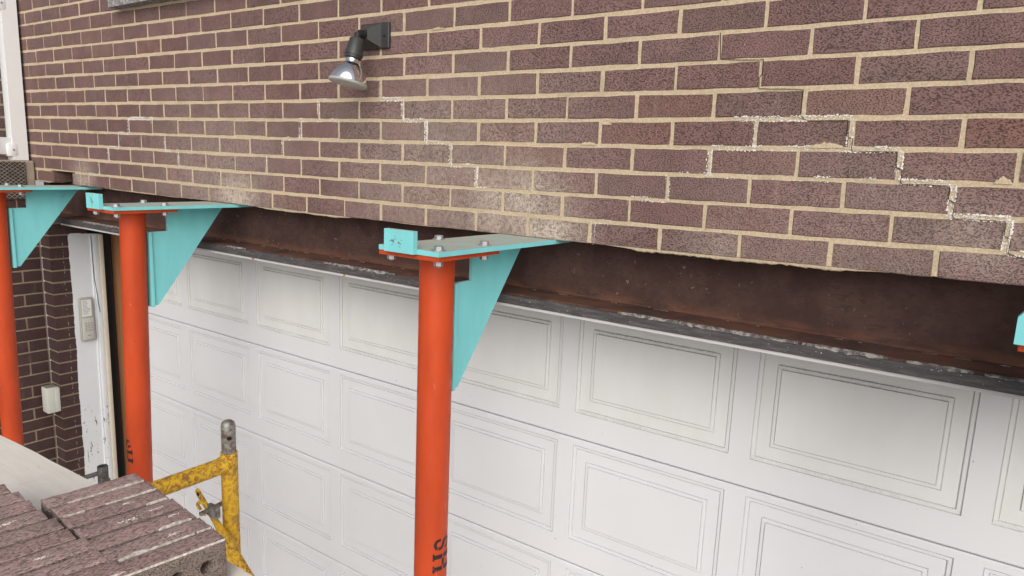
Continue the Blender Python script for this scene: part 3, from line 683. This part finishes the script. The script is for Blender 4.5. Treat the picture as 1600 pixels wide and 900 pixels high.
def shoring(cx, label, ztop, az, zt, seed, chamfer=False, po=0., lean=0.):
    rr = random.Random(seed)
    t = thing('shoring_post', label, 'shoring post', (cx, PY, 0), 'shoring posts holding up the wall')
    zc = ztop-.0120                                         # underside of the teal plate
    za = zc-.0122                                           # underside of the orange cap
    xt = cx+po; xb = xt-lean*(za-.0105)
    b = MB(); b.rings([[(x_+PR*math.cos(2*math.pi*k/48), PY+PR*math.sin(2*math.pi*k/48), z_) for k in range(48)] for x_, z_ in ((xb, .0105), (xt, za))]); pst = b.build('post', M['orange'], t, smooth=40)
    if az is not None: lettering(xt-lean*(za-zt+.05), az, zt, ztop, pst)
    b = MB(); b.box((xb-.11, PY-.11, .0005), (xb+.11, PY+.11, .0105), .002); b.build('base_plate', M['orange'], t)
    b = MB(); b.box((cx-(.127 if chamfer else .097), -.459, za), (cx+.097, -.221, zc-.0002), .0012); b.build('cap_plate', M['orange'], t)
    x0, x1 = cx-.095, cx+.1
    b = MB(); b.prism([(x0, -.462), (x1, -.462), (x1+.022, -.03), (x1+.026, .02), (x1+.026, .088), (x0+.03, .088), (x0+.02, -.05)], 2, zc, ztop); tp = b.build('top_plate', M['teal'], t)
    b = MB(); tb = (cx-.063, cx+.033) if not chamfer else (cx-.133, cx-.01); cf = .012 if chamfer else .001
    b.prism([(tb[0], zc+.0006), (tb[1], zc+.0006), (tb[1], ztop+.043), (tb[0]+cf, ztop+.043), (tb[0], ztop+.043-cf*1.3)], 1, -.476, -.4622); b.build('stop_tab', M['teal'], tp)
    q_ = random.Random(seed+60); b = MB()
    for _ in range(16):
        x_ = (tb[0]+tb[1])/2+q_.gauss(0, .013)-.005; z_ = ztop+.016+q_.gauss(0, .012); r_ = q_.uniform(.0008, .0036)
        if not (tb[0]+.004 < x_ < tb[1]-.004 and zc+.004 < z_ < ztop+.038): continue
        vs = [(x_+r_*q_.uniform(.4, 1.2)*math.cos(k*1.047), -.4763, z_+r_*q_.uniform(.5, 1.4)*math.sin(k*1.047)) for k in range(6)]+[(x_, -.4766, z_)]
        b.add(vs, [(k, (k+1) % 6, 6) for k in range(6)])
    b.build('bare_metal_chips', M['steel'], tp, kind='stuff')
    g0 = -.285
    b = MB(); poly = [(-.216, zc-.0002), (.045, zc-.0002), (.02, zc-.012), (g0+.020, ztop-.392), (g0+.003, ztop-.390), (g0+.003, ztop-.105), (-.216, ztop-.105)]
    b.prism(poly, 0, cx-.005, cx+.005); b.build('gusset', M['teal'], t)
    b = MB(); b.box((cx-.03, PY+PR+.001, ztop-.396), (cx+.013, g0+.0028, ztop-.105), .001); b.build('bearing_strip', M['teal'], t)
    for (ya, z1, yb, z2) in ((-.21, zc-.001, .03, zc-.001), (g0+.004, ztop-.12, g0+.004, ztop-.385)):
        b = MB(); n = 40; P_ = [(cx+.0055, ya+(yb-ya)*i/n, z1+(z2-z1)*i/n) for i in range(n+1)]
        b.tube(P_, [.0028+.0008*math.sin(i*2.1+seed) for i in range(n+1)], 8); b.build('weld_bead', M['teal'], t, smooth=50)
    for bx, by in ((cx-.075, -.438), (cx+.078, -.438), (cx-.075, -.262), (cx+.078, -.262)):
        b = MB(); b.lathe((bx, by, ztop+.0002), (0, 0, 1), [(0, .0165), (.0022, .0165)], 20); hexa(b, (bx, by, ztop+.0024), .0118, .009)
        b.build('bolt', M['zinc'], t, smooth=30); b = MB()
        hexa(b, (bx, by, za-.0002), .0112, .0125, -1); b.lathe((bx, by, za-.012), (0, 0, -1), [(0, .0055), (.002, .0055), (.003, .005)], 10)
        b.build('nut', M['zinc'], t, smooth=30)
    return t
def ztop_at(x): return bed(x, 10)+J*.5-.0012
shoring(3.005, 'orange shoring post and teal bracket at the middle of the garage door, letters facing right', 2.5375, math.radians(-2), 1.748, 1, po=-.011, lean=.003)
shoring(1.492, 'orange shoring post and teal bracket standing nearest the keypad and white jamb', 2.5365, math.radians(-100), 1.609, 2, po=-.010, lean=.050)
shoring(.210, 'orange shoring post and teal bracket in front of the brick side wall', 2.5385, math.radians(-112), 1.62, 3, po=-.014, lean=.040)
shoring(4.326, 'shoring post of which only the chamfered tip of its teal bracket tab shows', 2.5345, None, 0, 4, True)

# ------------------------------------------------------------------ flood lamp on the wall
lamp = thing('flood_lamp', 'black wall mounted flood lamp with a silver reflector bulb aimed down', 'wall lamp', (2.42, 0, 3.128))
b = MB()
def rc(x0, x1, z0, z1, y): return [(x0, y, z0), (x1, y, z0), (x1, y, z1), (x0, y, z1)]
b.rings([rc(2.357, 2.484, 3.090, 3.169, -.0016), rc(2.357, 2.484, 3.090, 3.169, -.009), rc(2.359, 2.482, 3.092, 3.167, -.0105), rc(2.374, 2.4515, 3.0925, 3.1665, -.0108), rc(2.398, 2.428, 3.113, 3.145, -.048)])
b.build('mounting_plate', M['lamp'], lamp)
for sx in (2.3655, 2.467):
    b = MB(); b.lathe((sx, -.0102, 3.129), (0, -1, 0), [(0, .0055), (.002, .005), (.003, .003)], 12); b.build('screw', M['black'], lamp, smooth=40)
b = MB(); b.tube([(2.413, -.047, 3.129), (2.412, -.066, 3.127)], .0135, 18); b.tube([(2.414, -.064, 3.126), (2.419, -.080, 3.121), (2.420, -.086, 3.108)], [.0115, .0115, .0105], 16); b.build('swivel_knuckle', M['black'], lamp, smooth=40)
ax = Vector((-.08, -.20, -.97)).normalized(); o0 = Vector((2.420, -.083, 3.113))
b = MB(); b.lathe(o0, ax, [(0, .012), (.002, .0195), (.006, .0225), (.045, .0268), (.0455, .0285), (.056, .0292), (.0565, .0268), (.064, .0262), (.0645, .022), (.068, .022)], 32); b.build('socket', M['lamp'], lamp, smooth=40)
b = MB(); b.lathe(o0, ax, [(.0682, .0205), (.080, .0215), (.082, .0235), (.098, .0395), (.114, .0505), (.130, .0570), (.139, .0590)], 40); bl = b.build('reflector_bulb', M['mirror'], lamp, smooth=60)
b = MB(); b.lathe(o0, ax, [(.1392, .0588), (.1400, .0610), (.1445, .0612), (.1475, .0585), (.1500, .045), (.1515, .02), (.1517, .002)], 40); b.build('lens', M['lens'], bl, smooth=50)

# ------------------------------------------------------------------ scaffold
SX, SY = 2.365, -.538
sc = thing('scaffold_frame', 'rusty yellow tube scaffold frame with a steel coupling pin', 'scaffold', (SX, SY, 0))
b = MB(); b.tube([(SX, SY, .001), (SX, SY, 1.868)], .0242, 24); b.build('upright', M['yellow'], sc, smooth=40)
b = MB(); b.tube([(SX, SY-1.15, .001), (SX, SY-1.15, 1.868)], .0242, 24); b.build('upright', M['yellow'], sc, smooth=40)
b = MB(); b.lathe((SX, SY, 1.862), (0, 0, 1), [(0, .0205), (.088, .0205), (.098, .0185), (.104, .012), (.1055, .004)], 24); cp = b.build('coupling_pin', M['steel'], sc, smooth=40)
dcam = Vector((.72, -.69, 0)).normalized()
b = MB(); b.lathe(Vector((SX, SY, 1.918))+Vector((.89,-.45,0)).normalized()*.0196, (.89, -.45, 0), [(0, .0065), (.0014, .0065)], 14); b.build('pin_hole_shade', M['crack'], cp)  # flat dark disc painted for the shade of an open hole
b = MB(); b.tube([(SX, SY-.02, 1.832), (SX, SY-1.13, 1.832)], .0242, 24); b.build('crossbar', M['yellow'], sc, smooth=40)
b = MB()
b.lathe((SX, SY-.019, 1.832), (0, -1, 0), [(0, .0285), (.008, .0275), (.016, .0245)], 20); b.build('weld', M['yellow'], sc, smooth=50)
b = MB(); b.tube([(SX, SY-.02, .6), (SX, SY-1.13, .6)], .0242, 18); b.build('crossbar', M['yellow'], sc, smooth=40)
b = MB(); b.lathe((SX+.021, SY-.012, 1.818), (.85, -.5, 0), [(0, .009), (.004, .009), (.006, .005)], 12); b.build('rivet', M['yellow'], sc, smooth=40)
LZ = 1.708; fdir = Vector((.15, -1, 0)).normalized()
lo = Vector((SX-.012, SY-.022, LZ))
b = MB(); b.tube([lo, lo+fdir*.075], .007, 12); b.build('lock_stud', M['steel'], sc, smooth=40)
b = MB(); bmv = Vector((SX-.005, SY-.060, LZ-.006)); b.box(bmv+Vector((-.016, -.008, -.016)), bmv+Vector((.034, .010, .020)), .005); b.build('latch', M['steel'], sc, smooth=40)
br = thing('cross_brace', 'yellow flattened tube cross brace hooked on the scaffold frame', 'scaffold brace', (2.27, -.585, 1.72))
P0 = Vector((2.258, -.583, 1.732)); P1 = Vector((2.512, -.583, 1.543)); dd = (P1-P0).normalized()
b = MB(); rg = []
sd2 = dd.cross(Vector((0, 1, 0))).normalized()
for t, hw, th in ((0, .004, .002), (.003, .010, .003), (.010, .0150, .003), (.085, .0150, .003), (.12, .0150, .006), (.16, .0148, .0125), (.3, .015, .0135), (2.25, .015, .0135)):
    c_ = P0+dd*t; rg.append([c_+sd2*hw*math.cos(2*math.pi*k/14)+Vector((0, 1, 0))*th*math.sin(2*math.pi*k/14) for k in range(14)])
b.rings(rg); b.build('tube', M['yellow'], br, smooth=50)
b = MB(); b.lathe(P0+dd*.017+Vector((0, -.0032, 0)), (0, -1, 0), [(0, .0062), (.0005, .0062)], 14); b.build('pin_hole_shade', M['crack'], br)  # dark disc on the tube end, standing for the hole's shade
# wire hook round the stud
b = MB(); hk = []
c0 = Vector((2.330, -.606, 1.703))
for i in range(15):
    a = math.radians(215-i*18); hk.append(c0+Vector((.021*math.cos(a), -.002+.005*math.sin(a*2), .020*math.sin(a))))
b.tube(hk, .0046, 10); b.build('wire_hook', M['yellow'], br, smooth=50)
# trestle under the far end of the plank
tr = thing('plank_trestle', 'yellow tube trestle under the far end of the plank', 'trestle', (1.45, -1.3, 0))
b = MB(); b.tube([(1.45, -.96, 1.845), (1.45, -1.6, 1.845)], .0242, 16); b.build('crossbar', M['yellow'], tr, smooth=40)
for y in (-1.0, -1.56): b = MB(); b.tube([(1.45, y, .001), (1.45, y, 1.822)], .0242, 16); b.build('leg', M['yellow'], tr, smooth=40)
# plank
ZP = 1.908
b = MB(); rg = []
for i in range(41):
    x = 1.2+1.86*i/40; e = .003*rag(x, 61, 8)+.0015*rag(x, 63, 40)
    yf = -.937+(x-1.84)*.05+e; yf = min(yf, -.908+e)
    rg.append([(x, -1.42, ZP-.037), (x, yf, ZP-.037), (x, yf+.001, ZP-.003), (x, yf-.002, ZP), (x, -1.42, ZP)])
b.rings(rg); b.build('plank', M['plank'], label='pale plywood plank carrying the stacked loose bricks', category='plank')

# ------------------------------------------------------------------ loose bricks on the plank (set on edge)
def loose_mesh(seed, holes=False):
    """brick on edge: x = .057 thickness, y = .194 length, z = .092 height, origin at the base centre; rough real relief"""
    import bmesh
    bm = bmesh.new(); nx, ny, nz = 7, 24, 12
    T, Ln, Hh = .0565, .194, .092
    b = MB(); idx = {}
    def key(i, j, k):
        if (i, j, k) not in idx:
            p = Vector((-T/2+T*i/nx, -Ln/2+Ln*j/ny, Hh*k/nz)); n_ = Vector((0, 0, 0)); e = 0
            if i in (0, nx): n_.x = 1 if i else -1; e += 1
            if j in (0, ny): n_.y = 1 if j else -1; e += 1
            if k in (0, nz): n_.z = 1 if k else -1; e += 1
            q = p*90+Vector((seed*11.3, 0, 0)); d = .0010*noise.noise(q)+.0009*noise.noise(q*2.3)+.0007*noise.noise(p*25+Vector((0, seed*5, 0)))
            if e > 1: d -= .0022+.002*max(0, noise.noise(p*70+Vector((seed*3, 4, 1))))
            if k == 0: d = min(d, 0) if e == 1 else d
            if k == 0: n_.z = 0
            if n_.length > 0: p = p+n_.normalized()*d
            idx[(i, j, k)] = len(b.v); b.v.append(p)
        return idx[(i, j, k)]
    def quad(*c): b.f.append(tuple(key(*q) for q in c)); b.mi.append(b.cur)
    for i in range(nx):
        for j in range(ny):
            quad((i,j,0),(i,j+1,0),(i+1,j+1,0),(i+1,j,0)); quad((i,j,nz),(i+1,j,nz),(i+1,j+1,nz),(i,j+1,nz))
    b.cur = 1
    for i in range(nx):
        for k in range(nz):
            quad((i,0,k),(i+1,0,k),(i+1,0,k+1),(i,0,k+1)); quad((i,ny,k),(i,ny,k+1),(i+1,ny,k+1),(i+1,ny,k))
    hc = [(5, 6), (12, 6), (19, 6)] if holes else []
    def inhole(j, k): return any(abs(j+.5-a) < 2 and abs(k+.5-c) < 2 for a, c in hc)
    for j in range(ny):
        for k in range(nz):
            quad((0,j,k),(0,j,k+1),(0,j+1,k+1),(0,j+1,k))
            if not inhole(j, k): quad((nx,j,k),(nx,j+1,k),(nx,j+1,k+1),(nx,j,k+1))
    for a, c in hc:
        loop = [(a-2+t, c-2) for t in range(4)]+[(a+2, c-2+t) for t in range(4)]+[(a+2-t, c+2) for t in range(4)]+[(a-2, c+2-t) for t in range(4)]
        outer = [key(nx, j, k) for j, k in loop]; cy, cz = -Ln/2+Ln*a/ny, Hh*c/nz
        for s_, (rad, xx) in enumerate(((.0138, T/2-.0008), (.0128, T/2-.004), (.0125, T/2-.035))):
            ring = []
            for j, k in loop:
                an = math.atan2((k-c)*Hh/nz, (j-a)*Ln/ny); ring.append(len(b.v)); b.v.append(Vector((xx, cy+rad*math.cos(an), cz+rad*math.sin(an))))
            for q in range(16): b.f.append((outer[q], outer[(q+1) % 16], ring[(q+1) % 16], ring[q])); b.mi.append(1)
            outer = ring
        b.f.append(tuple(outer)); b.mi.append(1)
    bm.free()
    return b.mesh('loose_brick', [M['brick_loose'], M['brick_bed']], smooth=50)
LB = [loose_mesh(s) for s in range(6)]; LH = [loose_mesh(10, True), loose_mesh(11, True)]
def residue(par, side_, seed, wid=.008, y0=-.095, y1=.093):
    """ragged white mortar left along the upper long edge"""
    b = MB(); rg = []; n = 46
    for i in range(n+1):
        y = y0+(y1-y0)*i/n; e = min(1, 8*i/n, 8*(n-i)/n)
        a = rag(y, seed, 26)+.6*rag(y, seed+4, 80)+.9*rag(y, seed+7, 10); e *= 1 if rag(y, seed+7, 10) > .06 else .06
        wv = max(.0002, e*wid*(.18+.9*a)); h = max(.0002, e*.0014*(.5+.9*a)); x = side_*.0268
        rg.append([(x+side_*.0012, y, .088), (x+side_*.0016, y, .0918+h), (x-side_*wv*.5, y, .0920+h), (x-side_*wv, y, .0905)])
    b.rings(rg); me = b.mesh('mortar_residue', M['mortar_white'])
    o = bpy.data.objects.new('mortar_residue', me); COL.objects.link(o); o.parent = par
def splat(par, x, y, r, seed):
    """scatter of thin mortar specks"""
    b = MB(); q = random.Random(seed)
    for _ in range(60):
        d = abs(q.gauss(0, .6)); a = q.random()*6.283; px, py = x+r*.7*d*math.cos(a), y+r*2.2*d*math.sin(a)
        if abs(px) > .026: continue
        s_ = r*q.uniform(.04, .17)*max(.3, 1.2-d); m_ = 6
        vs = [(px+s_*.8*q.uniform(.5, 1.2)*math.cos(k*6.283/m_), py+s_*1.7*q.uniform(.5, 1.2)*math.sin(k*6.283/m_), .0916) for k in range(m_)]+[(px, py, .0934)]
        b.add(vs, [(k, (k+1) % m_, m_) for k in range(m_)])
    o = bpy.data.objects.new('mortar_specks', b.mesh('mortar_specks', M['mortar_white'])); COL.objects.link(o); o.parent = par; o['kind'] = 'stuff'
rr = random.Random(21)
ORD = ['', 'second', 'third', 'fourth', 'fifth', 'sixth', 'seventh', 'eighth', 'ninth', 'tenth']
def lay(me, x, y, yaw, label, dz_=0.):
    o = bpy.data.objects.new('loose_brick', me); COL.objects.link(o); o.location = (x, y, ZP+.0012+dz_); o.rotation_euler = (0, 0, -yaw)
    o['label'] = label; o['category'] = 'brick'; o['group'] = 'loose bricks stacked on the plank'; return o
far = [(2.574, -.915), (2.640, -.920), (2.716, -.922), (2.762, -.931), (2.812, -.940), (2.877, -.938), (2.937, -.941), (2.996, -.945)]
for i in range(7):
    yaw = math.radians(7+rr.uniform(-1, 1)); xr = 2.996-.0605*(6-i); yf = -.917-.0045*i+rr.uniform(-.004, .004)
    x = xr-.029*math.cos(yaw)-.097*math.sin(yaw); y = yf-.097
    last = i == 6
    o = lay(LH[0] if last else rr.choice(LB), x, y, yaw, 'loose brick with round core holes ending the row along the garage side of the plank' if last else ORD[6-i]+' brick from the core holed one in the garage side row')
    if i == 0: residue(o, 1, 3, .008, -.06, .093)
    if i == 1: residue(o, 1, 4, .008, -.01, .093); residue(o, 1, 24, .004, -.09, -.05)
    if i == 2: splat(o, -.004, .02, .012, 8); residue(o, 1, 31, .006, .05, .093)
    if i == 3: splat(o, .010, -.005, .018, 2); splat(o, .0, .05, .012, 12)
    if i == 4: residue(o, 1, 33, .008, .02, .085); splat(o, -.01, .06, .012, 14)
    if i == 5: residue(o, 1, 9, .014, -.095, .06); residue(o, 1, 29, .008, .065, .093); splat(o, .004, .03, .012, 4)
    if last: residue(o, 1, 15, .014)
for i in range(10):
    yaw = math.radians(7+rr.uniform(-1.2, 1.2)); xr = 2.962-.0605*(9-i)
    yf = -1.121+rr.uniform(-.004, .004)-(.012 if i == 0 else 0)
    x = xr-.029*math.cos(yaw)-.097*math.sin(yaw); y = yf-.097
    last = i == 9
    o = lay(LH[1] if last else rr.choice(LB), x, y, yaw, 'loose brick ending the row farther from the garage beside the core holed brick' if last else ORD[9-i]+' brick from the open end in the row farther from the garage', .002)
    if last: residue(o, 1, 44, .010)
    elif i % 3 == 1: splat(o, .0, .06-.02*i/3, .012, i)
